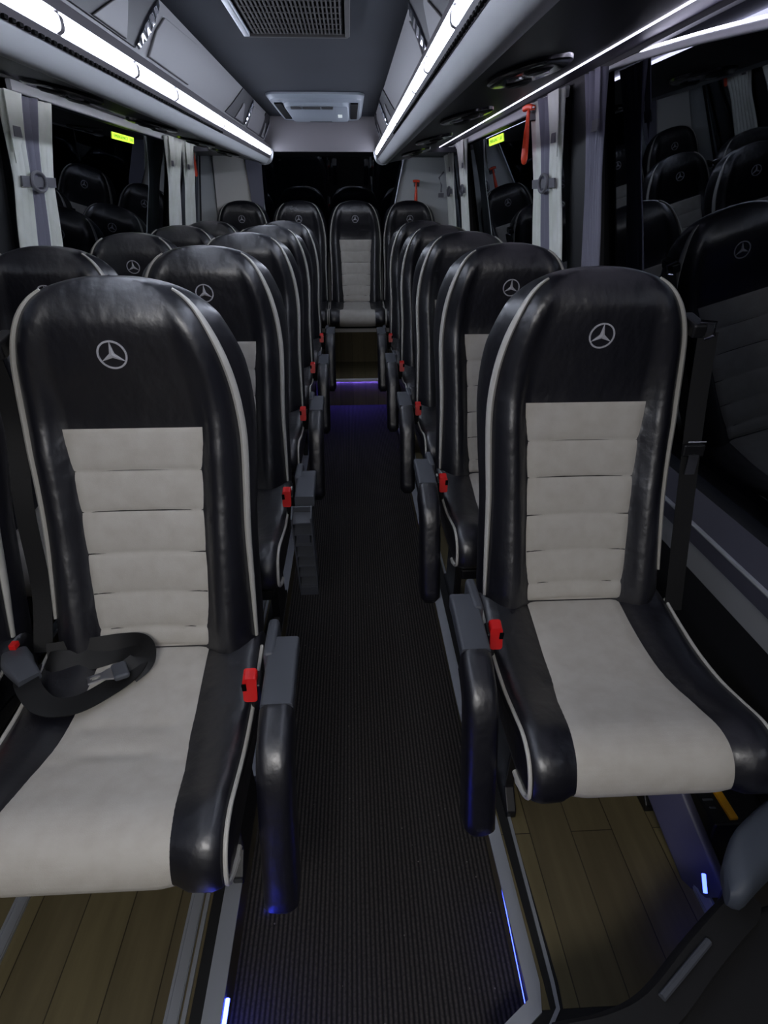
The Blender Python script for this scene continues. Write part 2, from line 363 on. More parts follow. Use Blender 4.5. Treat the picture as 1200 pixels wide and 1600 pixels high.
# walls, windows -----------------------------------------------------------------
def wall_piece(b, side, y0, y1, z0, z1, th=.05, o=0.0):
    pr = lambda y: [(wallx(side, z0)-side*o, y, z0), (wallx(side, z1)-side*o, y, z1), (wallx(side, z1)+side*th, y, z1), (wallx(side, z0)+side*th, y, z0)]
    b.loops([pr(y0), pr(y1)])
for side, nm, pil in ((-1, 'wall_left', [(1.98, 2.34), (4.55, 4.72)]), (1, 'wall_right', [(2.22, 2.46), (4.68, 5.0)])):
    b = MB(); wall_piece(b, side, Y0, Y1, 0, .70, .10); wall_piece(b, side, Y0, Y1, 1.738, 1.80)
    for p in pil: wall_piece(b, side, p[0], p[1], .70, 1.738, .08)
    b.m = 1
    struct(b.build(nm, 'wall', smooth=False))
    # pale lower lining, sill, rail
    b = MB(); wall_piece(b, side, Y0, Y1, .50, .58, .0, .008); struct(b.build('trim_10' if side < 0 else 'trim_11', 'pale', smooth=False))
    b = MB(); pr = lambda y: [(wallx(side, .72)+side*.0, y, .725), (wallx(side, .655)-side*.03, y, .658), (wallx(side, .6)-side*.03, y, .60), (wallx(side, .58)-side*.005, y, .585), (wallx(side, .58)+side*.02, y, .6)]
    b.loops([pr(Y0), pr(Y1)]); struct(b.build('trim_12' if side < 0 else 'trim_13', 'sill', smooth=False), 'dark grey window sill ledge')
    b = MB(); b.tube([(wallx(side, .655)-side*.032, y, .655) for y in (Y0, Y1)], .006); struct(b.build('trim_14' if side < 0 else 'trim_15', 'alu'))
def window(n, side, y0, y1, z0=.72, z1=1.742):
    gx = lambda z: wallx(side, 1.72)+side*(.018+(1.72-z)*.15)
    b = MB(); b.loops([[(gx(z0), y, z0), (gx(z1), y, z1), (gx(z1)+side*.008, y, z1), (gx(z0)+side*.008, y, z0)] for y in (y0, y1)])
    o = struct(b.build(f'window_{n}', 'glass', smooth=False))
    b = MB()
    for (a, c, d, e) in ((y0, y0+.03, z0, z1), (y1-.03, y1, z0, z1)): wall_piece(b, side, a, c, d, e, .01, -.004)
    b.build('window_gasket', 'rubber', o, smooth=False)
window(1, -1, Y0, 1.98); window(2, -1, 2.34, 4.55); window(3, -1, 4.72, 5.4, .9)
window(4, 1, Y0, 2.22); window(5, 1, 2.46, 4.68); window(6, 1, 5.0, 5.4, .9)
# rear wall with its window
b = MB(); b.box((XC, 5.53, .5), (2.3, .04, 1.0)); b.box((-.98, 5.53, 1.35), (.62, .04, .75)); b.box((.70, 5.53, 1.35), (.6, .04, .75)); b.box((XC, 5.53, 1.76), (2.3, .04, .12))
struct(b.build('wall_back', 'wallpale', smooth=False))
struct(MB().box((-.135, 5.53, 1.35), (1.1, .008, .74), Matrix.Rotation(math.radians(14), 3, 'X')).build('window_7', 'glass', smooth=False))
# curtain rails
def crail(side, y0, y1, lab, pts=None):
    z = 1.722
    P = pts or [(wallx(side, z)-side*.012, y, z) for y in (y0, y1)]
    b = MB(); b.sweep(P, rrect(.016, .018 if pts else .034, .005)); r_ = tag(b.build('curtain_rail', 'lip'), lab, 'rail', 'curtain rails above the windows')
    if pts:
        b = MB(); b.tube([(x-.005, y, z+.011) for x, y, z in catmull(P, 20)], .003); b.build('rail_glint', 'cove', r_)  # glowing line added for the bright reflection along the rail's upper edge
crail(-1, 2.45, 5.2, 'pale rail along the top of the left window with the exit sign')
crail(-1, Y0, 1.95, 'pale rail along the top of the nearest left window')
crail(1, 2.5, 5.2, 'pale rail along the top of the right window with the exit sign')
crail(1, 0, 0, 'pale curved rail along the top of the nearest right window', [(.775, 2.25, 1.738), (.782, 2.0, 1.732), (.787, 1.66, 1.708), (.79, 1.40, 1.684), (.79, 1.0, 1.64), (.79, .5, 1.57)])

# curtains -------------------------------------------------------------------------
def curtain(side, ya, yb, lab, ztop=1.725, zbot=.76, tie=1.445, flare=.05, stripes=True, depth=.018, tz=True, m='curtain'):
    """a gathered curtain: three folds (pale, grey, pale) pinched by a tie"""
    root = empty('curtain', (wallx(side, .75)-side*.03, (ya+yb)/2, .75)); tag(root, lab, 'curtain', 'gathered curtains between the windows')
    off = Vector(root.location); b = MB(); W_ = yb-ya; yc = (ya+yb)/2
    nu, nv = 46, 36
    def f(u, v):
        z = zbot+(ztop-zbot)*v
        g = 1 - .08*math.exp(-((z-tie)/.10)**2) + flare/W_*2*max(0, (v-.72)/.28)**1.6
        y = yc + (u-.5)*W_*g + .006*math.sin(9*z+u*5)
        ph = u*math.pi*7
        dx = depth*abs(math.sin(ph))**.7*(.7+.3*math.sin(3*z+4*u)) + .008 + .010*max(0, (v-.85)/.15)*math.sin(u*23)
        return Vector((wallx(side, z)-side*(.022+dx), y, z))-off
    b.grid(f, nu, nv)
    for k in range(len(b.f)):
        i = k//nv; u = (i+.5)/nu
        b.mi[k] = 1 if (stripes and .34 < u < .62) else 0
    b.build('drape', [m, 'curtaingrey'], root, solid=.002)
    # folded flap at the top
    b = MB(); sgn = -1
    q = [(ya-flare*.6, ztop), (ya+W_*.30, ztop), (ya+W_*.22, ztop-.12), (ya+.0, ztop-.20), (ya-.01, ztop-.10)]
    b.loops([[Vector((wallx(side, z)-side*(.052+o), y, z))-off for y, z in q] for o in (0, .003)])
    b.build('flap', m, root, smooth=False)
    if tz:
        b = MB(); y0_, y1_ = yc-W_*.40, yc+W_*.42
        b.loops([[Vector((wallx(side, z)-side*x, y, z))-off for x, z in ((.046, tie-.016), (.046, tie+.016), (.051, tie+.016), (.051, tie-.016))] for y in (y0_, y1_)])
        t = b.build('tie_band', 'tie', root, smooth=False)
        b = MB(); b.tube([Vector((wallx(side, tie)-side*.056, yc+.055*math.cos(a)-W_*.05, tie+.030*math.sin(a)))-off for a in np.linspace(0, 2*math.pi, 20)[:-1]], .006, closed=True, up=(1, 0, 0))
        b.build('tie_ring', 'tie', t)
    b = MB(); b.box(Vector((wallx(side, 1.6)-side*.054, ya+W_*.1, 1.585))-off, (.004, .05, .03)); b.build('clip', 'tie', root, smooth=False)
    return root
curtain(-1, 2.34, 2.66, 'pale and grey curtain gathered between the two front left windows', ztop=1.695, flare=.03)
curtain(-1, 4.30, 4.56, 'nearer of the two gathered curtains beside the left rear pillar', stripes=False, flare=.07, tz=False)
curtain(-1, 4.72, 4.98, 'farther of the two gathered curtains beside the left rear pillar', stripes=False, flare=.07, tz=False)
curtain(1, 2.47, 2.84, 'pale and grey curtain behind the orange hammer on the right wall', flare=.015)
curtain(1, 2.08, 2.20, 'narrow dim curtain shape standing in for a reflection in the nearest right window', flare=.01, stripes=False, tz=False, m='curtaingrey')  # darker bundle added in place of the neighbouring curtain's reflection in the glass
curtain(1, 4.44, 4.66, 'curtain at the far edge of the right window with the exit sign', stripes=False)
curtain(1, 5.0, 5.30, 'curtain beyond the rear right pillar beside the back row', stripes=False)

# rear corner panels
def rpanel(pts, lab, m='curtain', y=5.42):
    b = MB(); b.loops([[(x, yy, z) for x, z in pts] for yy in (y, y+.012)])
    return tag(b.build('corner_blind', m, smooth=False, bevel=.002), lab, 'blind', 'pale blinds in the rear corners')
rpanel([(-1.24, 1.69), (-1.03, 1.69), (-1.04, 1.0), (-1.24, 1.0)], 'outermost grey blind in the left rear corner', 'wallpale')
rpanel([(-1.02, 1.70), (-.79, 1.70), (-.70, 1.30), (-.70, 1.0), (-1.03, 1.0)], 'pale tapering blind in the left rear corner', 'blind', 5.40)
rpanel([(-.78, 1.70), (-.655, 1.70), (-.655, 1.37), (-.67, 1.30), (-.72, 1.24), (-.74, 1.24)], 'narrow grey blind beside the left edge of the rear window', 'curtaingrey', 5.38)
rpanel([(.445, 1.68), (.43, 1.68), (.34, 1.25), (.34, 1.0), (.90, 1.0), (.86, 1.68)], 'pale blind in the right rear corner behind the small hammer', 'wallpale', 5.42)
b = MB(); b.tube([(.43, 5.40, 1.68), (.34, 5.40, 1.25)], .008)
tag(b.build('grab_rod', 'alu'), 'slanted pale rod beside the right edge of the rear window', 'rod')

# ceiling equipment ------------------------------------------------------------------
ac = empty('air_conditioner', (XC, 4.35, 1.89)); tag(ac, 'pale square air conditioning unit in the roof above the rear aisle', 'air conditioner')
b = MB(); b.loops([[(x*s_, y*s2, z) for x, y in rrect(.52, 1.02, .06, 3)] for s_, s2, z in ((1, 1, 0), (1, 1, -.012), (.93, .96, -.03))]); b.build('frame', 'acpale', ac, bevel=.003)
b = MB(); b.loops([[(x*s_, y*s_, z) for x, y in rrect(.36, .74, .04, 3)] for s_, z in ((1, -.028), (.97, -.048), (.94, -.052))]); b.build('intake_panel', 'acpale', ac, bevel=.003)
for s in (-1, 1):
    b = MB(); b.box((s*.208, 0, -.030), (.040, .70, .014)); b.build('air_vent', 'black', ac, smooth=False)
b = MB()
for x0, x1 in ((-.14, -.085), (-.075, .02), (.03, .09)): b.box(((x0+x1)/2, -.325, -.0525), (x1-x0, .07, .005))
b.build('control_slot', 'bracket', ac, smooth=False)
b = MB(); b.loops([[(.15*math.cos(a), .425+.05*math.sin(a), z) for a in np.linspace(0, 2*math.pi, 24)[:-1]] for z in (-.031, -.034)]); b.build('badge', 'bracket', ac)
MB().box((.125, .02, -.0535), (.025, .12, .004)).build('sticker', 'curtain', ac, smooth=False)
b = MB(); b.box((0, .33, -.0535), (.14, .02, .004)); b.build('louvre', 'bracket', ac, smooth=False)
dl = empty('fill_lamp', (-.165, -.75, 1.89)); tag(dl, 'added rectangular fill lamp in the roof behind the viewpoint', 'lamp')
b = MB(); b.box((0, 0, -.02), (.60, .55, .02)); b.build('housing', 'pale', dl, bevel=.006)  # housing made up to go with the added fill lamp
gr = empty('ceiling_grille', (-.155, 2.05, 1.89)); tag(gr, 'dark ribbed air intake grille in the roof above the aisle', 'grille')
b = MB(); b.box((0, 0, -.004), (.31, 1.0, .008)); b.build('backing', 'black', gr, smooth=False)
b = MB()
for i in range(24): b.box((-.142+i*.0123, 0, -.011), (.005, .96, .006))
for i in range(16): b.box((0, -.47+i*.063, -.012), (.29, .006, .003))
b.build('mesh_screen', 'grille', gr, smooth=False)
b = MB(); b.sweep([(-.17, -.5, -.008), (-.17, .5, -.008)], rrect(.022, .02, .005)); b.build('side_rail', 'alu', gr, bevel=0, label='pale rail along the left edge')
b = MB(); b.box((0, .507, -.009), (.33, .016, .018)); b.box((.163, 0, -.009), (.016, 1.0, .018)); b.build('frame', 'grille', gr, smooth=False, bevel=.003)

# oval reading-light consoles under the racks
def soffz(w_): return float(np.interp(w_, [.446, .60, .72, .80], [1.622, 1.650, 1.688, 1.716]))
def console(side, y, lab):
    w_ = .565
    o = empty('reading_light_console', (XC+side*w_, y, soffz(w_)-.003)); tag(o, lab, 'reading light console', 'oval consoles under the racks')
    sl = side*math.atan(.2)
    def P(x, yy, z): return Vector((x, yy, z-.0+x*side*.20))
    b = MB(); el = lambda rx, ry, z: [P(rx*math.cos(a), ry*math.sin(a), z) for a in np.linspace(0, 2*math.pi, 40)[:-1]]
    b.loops([el(.085, .15, .004), el(.085, .15, -.004), el(.078, .142, -.008), el(.05, .10, -.009)]); b.build('housing', 'console', o, angle=30)
    for yy in (-.085, .085):
        b = MB(); c = lambda r, z: [P(r*math.cos(a), yy+r*math.sin(a), z) for a in np.linspace(0, 2*math.pi, 20)[:-1]]
        b.loops([c(.030, -.007), c(.030, -.012), c(.022, -.016), c(.010, -.013)]); n = b.build('air_nozzle', 'plastic', o, angle=30)
    for xx in (-.028, .028):
        b = MB(); c = lambda r, z: [P(xx+r*math.cos(a), r*math.sin(a), z) for a in np.linspace(0, 2*math.pi, 16)[:-1]]
        b.loops([c(.018, -.007), c(.018, -.012), c(.012, -.013)]); b.build('reading_lamp', 'steel', o, angle=30)
for y, l in ((1.62, 'nearest'), (2.42, 'second nearest'), (3.30, 'third nearest'), (4.15, 'farthest')):
    console(1, y, f'{l} oval console under the right luggage rack')
for y, l in ((1.95, 'nearest'), (2.75, 'second nearest'), (3.5, 'third nearest'), (4.25, 'farthest')):
    console(-1, y, f'{l} oval console under the left luggage rack')

# exit signs -----------------------------------------------------------------------
def sign(side, y0, y1, z0, z1, lab):
    o = empty('exit_sign', (wallx(side, 1.72)+side*(.017+(1.72-z0)*.15), (y0+y1)/2, z0)); tag(o, lab, 'exit sign', 'yellow green exit signs')
    L = y1-y0; H = z1-z0; tilt = -side*.15
    def board(a, c, name):
        b = MB(); b.box((-side*.001, (a+c)/2, H/2), (.002, c-a, H)); b.v = [(x+tilt*z*1.0, y, z) for x, y, z in b.v]
        return b.build(name, 'exit', o, smooth=False)
    sp = L*.24
    if side < 0: A = board(-L/2, L/2-sp, 'sign_panel'); B_ = board(L/2-sp+.006, L/2, 'sign_panel'); ca, cb = (-sp/2), (L/2-sp/2)
    else: A = board(-L/2+sp+.006, L/2, 'sign_panel'); B_ = board(-L/2, -L/2+sp, 'sign_panel'); ca, cb = sp/2, (-L/2+sp/2)
    for txt, cy, par, wd in (('EMERGENCY', ca, A, L-sp), ('EXIT', cb, B_, sp)):
        cu = bpy.data.curves.new('lettering', 'FONT'); cu.body = txt; cu.align_x = 'CENTER'; cu.align_y = 'CENTER'; cu.size = H*.72; cu.extrude = .0004
        t0 = bpy.data.objects.new('lettering_curve', cu); me = bpy.data.meshes.new_from_object(t0); bpy.data.objects.remove(t0)
        me.materials.clear(); me.materials.append(M['exittext']); t = bpy.data.objects.new('lettering', me); COL.objects.link(t)
        x = -side*.003+tilt*H/2
        # text faces the cabin: local x runs along -side*... so that it reads left to right from the aisle
        t.matrix_world = Matrix(((0, 0, -side, x), (-side if side > 0 else 1, 0, 0, cy), (0, 1, 0, H/2), (0, 0, 0, 1)))
        t.scale = (wd*.84/(H*.72*.62*len(txt)), 1, 1); t.parent = par
sign(-1, 3.50, 3.83, 1.652, 1.680, 'yellow green emergency exit sign on the left window')
sign(1, 3.62, 3.97, 1.657, 1.692, 'yellow green emergency exit sign on the right window')

# emergency hammers ---------------------------------------------------------------
def hammer(loc, rz, lab, k=1.0):
    o = empty('emergency_hammer', loc, rz); tag(o, lab, 'emergency hammer', 'orange emergency hammers')
    b = MB(); rows = []
    for z, r in ((-.185, .004), (-.18, .011), (-.165, .015), (-.12, .0145), (-.07, .012), (-.045, .009), (-.02, .008), (-.005, .008), (.0, .004)):
        rows.append([(r*k*math.cos(a), r*k*.8*math.sin(a), z*k) for a in np.linspace(0, 2*math.pi, 13)[:-1]])
    b.loops(rows); b.build('handle', 'orange', o)
    b = MB(); b.sweep([(-.03*k, 0, .006*k), (-.01*k, 0, .010*k), (.01*k, 0, .010*k), (.03*k, 0, .004*k)], rrect(.018*k, .02*k, .006*k)); hd = b.build('head', 'orange', o)
    for s in (-1, 1):
        b = MB(); b.loops([[(s*x*k, r*k*math.cos(a), .006*k+r*k*math.sin(a)) for a in np.linspace(0, 2*math.pi, 9)[:-1]] for x, r in ((.029, .006), (.038, .001))]); b.build('steel_tip', 'steel', hd)
    b = MB(); b.box((.006*k, .022, -.01*k), (.05*k, .012, .05*k)); b.box((.024*k, .01, .0), (.008, .03, .02)); b.build('holder', 'greyplastic', o, bevel=.003)
    return o
hammer((.705, 2.80, 1.70), -math.pi/2+.35, 'large orange emergency hammer hanging before the right curtain', 1.0)
hammer((.52, 5.33, 1.51), 0, 'small orange hammer on the right rear corner behind the back row', .85)
hammer((-1.065, 4.98, 1.70), math.pi/2, 'orange hammer beside the far left curtain', .9)
b = MB(); b.sweep([(0, 0, 0), (.0, 0, .05), (-.02, 0, .10), (.015, 0, .14)], rrect(.014, .01, .004)); b.box((0, .0, -.02), (.04, .02, .03))
hk = b.build('coat_hook', 'tie', bevel=0); hk.location = (.715, 5.33, 1.44); tag(hk, 'small grey coat hook on the right rear corner panel', 'hook')

# ------------------------------------------------------------------ the passenger seat
ZB = .10                                      # seat root stands on the platform at z=.10
_zs = [.46, .54, .66, .75, .87, .99, 1.07, 1.14, 1.20, 1.272]; _ys = [-.005, .0, .036, .06, .09, .110, .106, .09, .08, .072]
def yf(z): return float(np.mean([np.interp(z+d, _zs, _ys) for d in (-.03, -.015, 0, .015, .03)]))
OUT = catmull([(.200, .47), (.208, .54), (.207, .61), (.205, .68), (.203, .78), (.206, .88), (.208, .96), (.204, 1.03), (.196, 1.09), (.183, 1.145), (.163, 1.195), (.140, 1.229), (.112, 1.2495), (.078, 1.2615), (.040, 1.2685), (.002, 1.2705)], 64)
_ow = sorted((z, w_) for w_, z in OUT)
def ww(z): return float(np.interp(z, [a for a, _ in _ow], [c for _, c in _ow]))
def phalf(z): return float(np.interp(z, [.54, .70, .85, .994], [.113, .119, .126, .134]))
def bol(x, z, w_):
    ph = min(phalf(min(z, .994)), .68*w_); s = min(max((abs(x)-ph)/(w_-ph+1e-6), 0), 1)
    A = float(np.interp(z, [.5, .6, .95, 1.06, 1.16, 1.24], [.030, .040, .036, .022, .012, .0]))
    head = -.012*float(np.interp(z, [1.0, 1.1, 1.2, 1.26], [0, 1, 1, 0]))*(1-(x/w_)**2)
    return -A*math.sin(math.pi*s**.85) + .016*s**4 + head
def roll(z):
    u = min(max((z-1.165)/.1055, 0), 1); return 1-math.sqrt(max(0, 1-u*u))
def yF(x, z, w_=None):
    w_ = w_ or max(ww(z), .02)
    return yf(z) + .048*roll(z) + bol(x, z, w_)
def bulge(z): return float(np.interp(z, [.5, .7, .95, 1.12, 1.2, 1.26], [.010, .014, .021, .030, .026, .006]))
def backrest_mesh():
    b = MB(); rows = []
    for w_, z in OUT:
        w_ = max(w_, .002); T = float(np.interp(z, [.47, .8, 1.1, 1.18], [.10, .085, .105, .10])); y0 = yf(z); bk = y0+T-.045*roll(z)
        row = []
        for k in range(29):
            x = w_*(-1+2*k/28); row.append((x, yF(x, z, w_), z-ZB))
        fe = yF(w_, z, w_)
        for q in (.1, .3, .55, .8):
            x = w_+(bulge(z)*math.sin(math.pi*q*.9))*min(1, w_/.15); row.append((x, fe+(bk-fe)*q, z-ZB))
        for k in range(15):
            x = w_*(1-2*k/14); row.append((x, bk+.012*(1-(x/w_)**2)*min(1, w_/.15), z-ZB))
        for q in (.8, .55, .3, .1):
            x = w_+(bulge(z)*math.sin(math.pi*q*.9))*min(1, w_/.15); row.append((-x, fe+(bk-fe)*q, z-ZB))
        rows.append(row)
    b.loops(rows); return b
SEAMS = [.545, .585, .66, .743, .828, .91, .994]
def panel_mesh():
    b = MB()
    def f(u, v):
        z = .545+(.994-.545)*v; ph = phalf(z); x = (2*u-1)*ph
        sz = z - .006*(1-(x/ph)**2)*(1-v)                     # seams bow upwards lower down
        i = max(k for k in range(len(SEAMS)-1) if SEAMS[k] <= sz+1e-6) if sz >= SEAMS[0] else 0
        t = min(max((sz-SEAMS[i])/(SEAMS[i+1]-SEAMS[i]), 0), 1)
        puff = .008*(max(0, math.sin(math.pi*t))**.45) * min(1, (1-abs(2*u-1))*9+.25)
        return (x, yF(x, z)-.0015-puff, z-ZB)
    b.grid(f, 24, 104)
    b.m = 1
    for s in SEAMS[1:-1]:
        pts = []
        for k in range(25):
            x = (2*k/24-1)*phalf(s)*.99; z = s + .006*(1-(x/phalf(s))**2)*(1-(s-.545)/.449); pts.append((x, yF(x, z)-.0022, z-ZB))
        b.tube(pts, .0016, 5)
    return b
def side_pipe(s, z0=.545, z1=1.252):
    pts = []
    for w_, z in OUT:
        if z0 <= z <= z1 and w_ > .10: pts.append((s*(w_+.001), yF(w_, z, w_)+.001, z-ZB))
    b = MB(); n = len(pts)
    sec = [(.0105*math.cos(a), .0055*math.sin(a)) for a in np.linspace(0, 2*math.pi, 9)[:-1]]
    b.sweep(pts, sec, up=(s, 0, 0), scale=lambda t: .45+.95*math.sin(math.pi*min(1, max(0, t))*.9+.25)); return b
def emblem_mesh():
    b = MB(); cz = 1.142; R = .0265
    def S(x, z, o=0.0015): return (x, yF(x, z)-o, z-ZB)
    n = 40
    rows = []
    for i in range(n):
        a = 2*math.pi*i/n; rows.append([S(r*math.sin(a), cz+r*math.cos(a), o) for r, o in ((R, -.001), (R, .002), (R-.0032, .002), (R-.0032, -.001))])
    rows.append(rows[0]); b.loops(rows, cap=False)
    P = []
    for k in range(6):
        a = math.pi/3*k; r = R-.002 if k % 2 == 0 else .0052; P.append((r*math.sin(a), cz+r*math.cos(a)))
    top = [S(x, z, .002) for x, z in P]; c = S(0, cz, .0035); base = [S(x, z, -.001) for x, z in P]
    vs = top+base+[c]; fs = []
    for k in range(6):
        j = (k+1) % 6; fs += [(k, j, 12), (k, k+6, j+6, j)]
    b.add(vs, fs); return b
# cushion: closed side profile (y, z) swept across the width
CP = catmull([(.07, .50), (.05, .535), (0, .535), (-.08, .522), (-.17, .512), (-.26, .514), (-.34, .528), (-.395, .538), (-.435, .530), (-.458, .505), (-.466, .470), (-.452, .446), (-.425, .428), (-.385, .419), (-.25, .412), (0, .412), (.06, .42), (.07, .45), (.07, .50)], 72)[:-1]
def cnorm(i):
    n = len(CP); a, c = CP[(i-1) % n], CP[(i+1) % n]; t = (c[0]-a[0], c[1]-a[1]); L = math.hypot(*t); return (t[1]/L, -t[0]/L)
def chalf(i):                                 # half width of the pale panel round the profile
    y = CP[i][0]; return float(np.mean([np.interp(y+d, [-.46, -.37, -.25, -.1, .0], [.142, .139, .119, .111, .110]) for d in (-.05, -.03, -.01, .01, .03, .05)]))
def coff(x, i, W_=.222):
    ph = chalf(i); s = min(max((abs(x)-ph)/(W_-ph), 0), 1); top = max(0, 1 if i <= 40 else 1-(i-40)/8)
    return (.015*min(1, math.sin(math.pi/2*min(1, s/.42)))*top - .013*max(0, (s-.72)/.28)**2.5)
def cpt(x, i, extra=0, W_=.222):
    ny, nz = cnorm(i); o = coff(x, i, W_)+extra; y, z = CP[i]
    return (x, y-ny*o if ny*0 else y+ -ny*o, z-nz*o*1 - ZB)
# make sure the normal points outwards (up on the top of the cushion)
_sg = 1 if cnorm(12)[1] < 0 else -1
def cpt(x, i, extra=0, W_=.222):
    ny, nz = cnorm(i); o = (coff(x, i, W_)+extra)*(-_sg); y, z = CP[i]
    return (x, y+ny*o, z+nz*o-ZB)
def cushion_mesh():
    b = MB(); rows = []
    xs = [-.224, -.222, -.215, -.20, -.185, -.165, -.145, -.125, -.11, -.07, 0]; xs = xs+[-q for q in xs[-2::-1]]
    for k, x in enumerate(xs):
        e = -.020 if abs(x) > .223 else (-.006 if abs(x) > .221 else 0)
        rows.append([cpt(x, i, e) for i in range(len(CP))])
    b.loops(rows); return b
NPAN = 49
def cpanel_mesh(creases):
    b = MB()
    def f(u, v):
        i0 = 4+v*(NPAN-4-1); i = int(i0); fr = i0-i
        def q(i):
            x = (2*u-1)*chalf(i); cr = 0
            y = CP[i][0]
            for cy, cd in creases:
                cr -= cd*math.exp(-((y-cy-.025*(1-(2*u-1)**2))/.008)**2)*(1-(2*u-1)**6)
            return cpt(x, i, .0015+.004*min(1, (1-abs(2*u-1))*6)+cr)
        a, c = Vector(q(i)), Vector(q(i+1)); return a.lerp(c, fr)
    b.grid(f, 30, 150); return b
def cpipe(s):
    pts = [cpt(s*.2225, i, .002) for i in range(8, 53)]
    b = MB(); sec = [(.0045*math.cos(a), .0045*math.sin(a)) for a in np.linspace(0, 2*math.pi, 9)[:-1]]
    b.sweep(pts, sec, up=(s, 0, 0), scale=lambda t: .85+.9*max(0, (t-.7)/.3)**1.5*(1 if t < .97 else .4)); return b

def strap(pts, wdt=.046, up=(0, 0, 1), n=60, th=.0016, twist=None):
    P = catmull(pts, n); b = MB()
    return b.sweep(P, [(-wdt/2, -th/2), (wdt/2, -th/2), (wdt/2, th/2), (-wdt/2, th/2)], up=(lambda i: twist(i/n)) if twist else up)

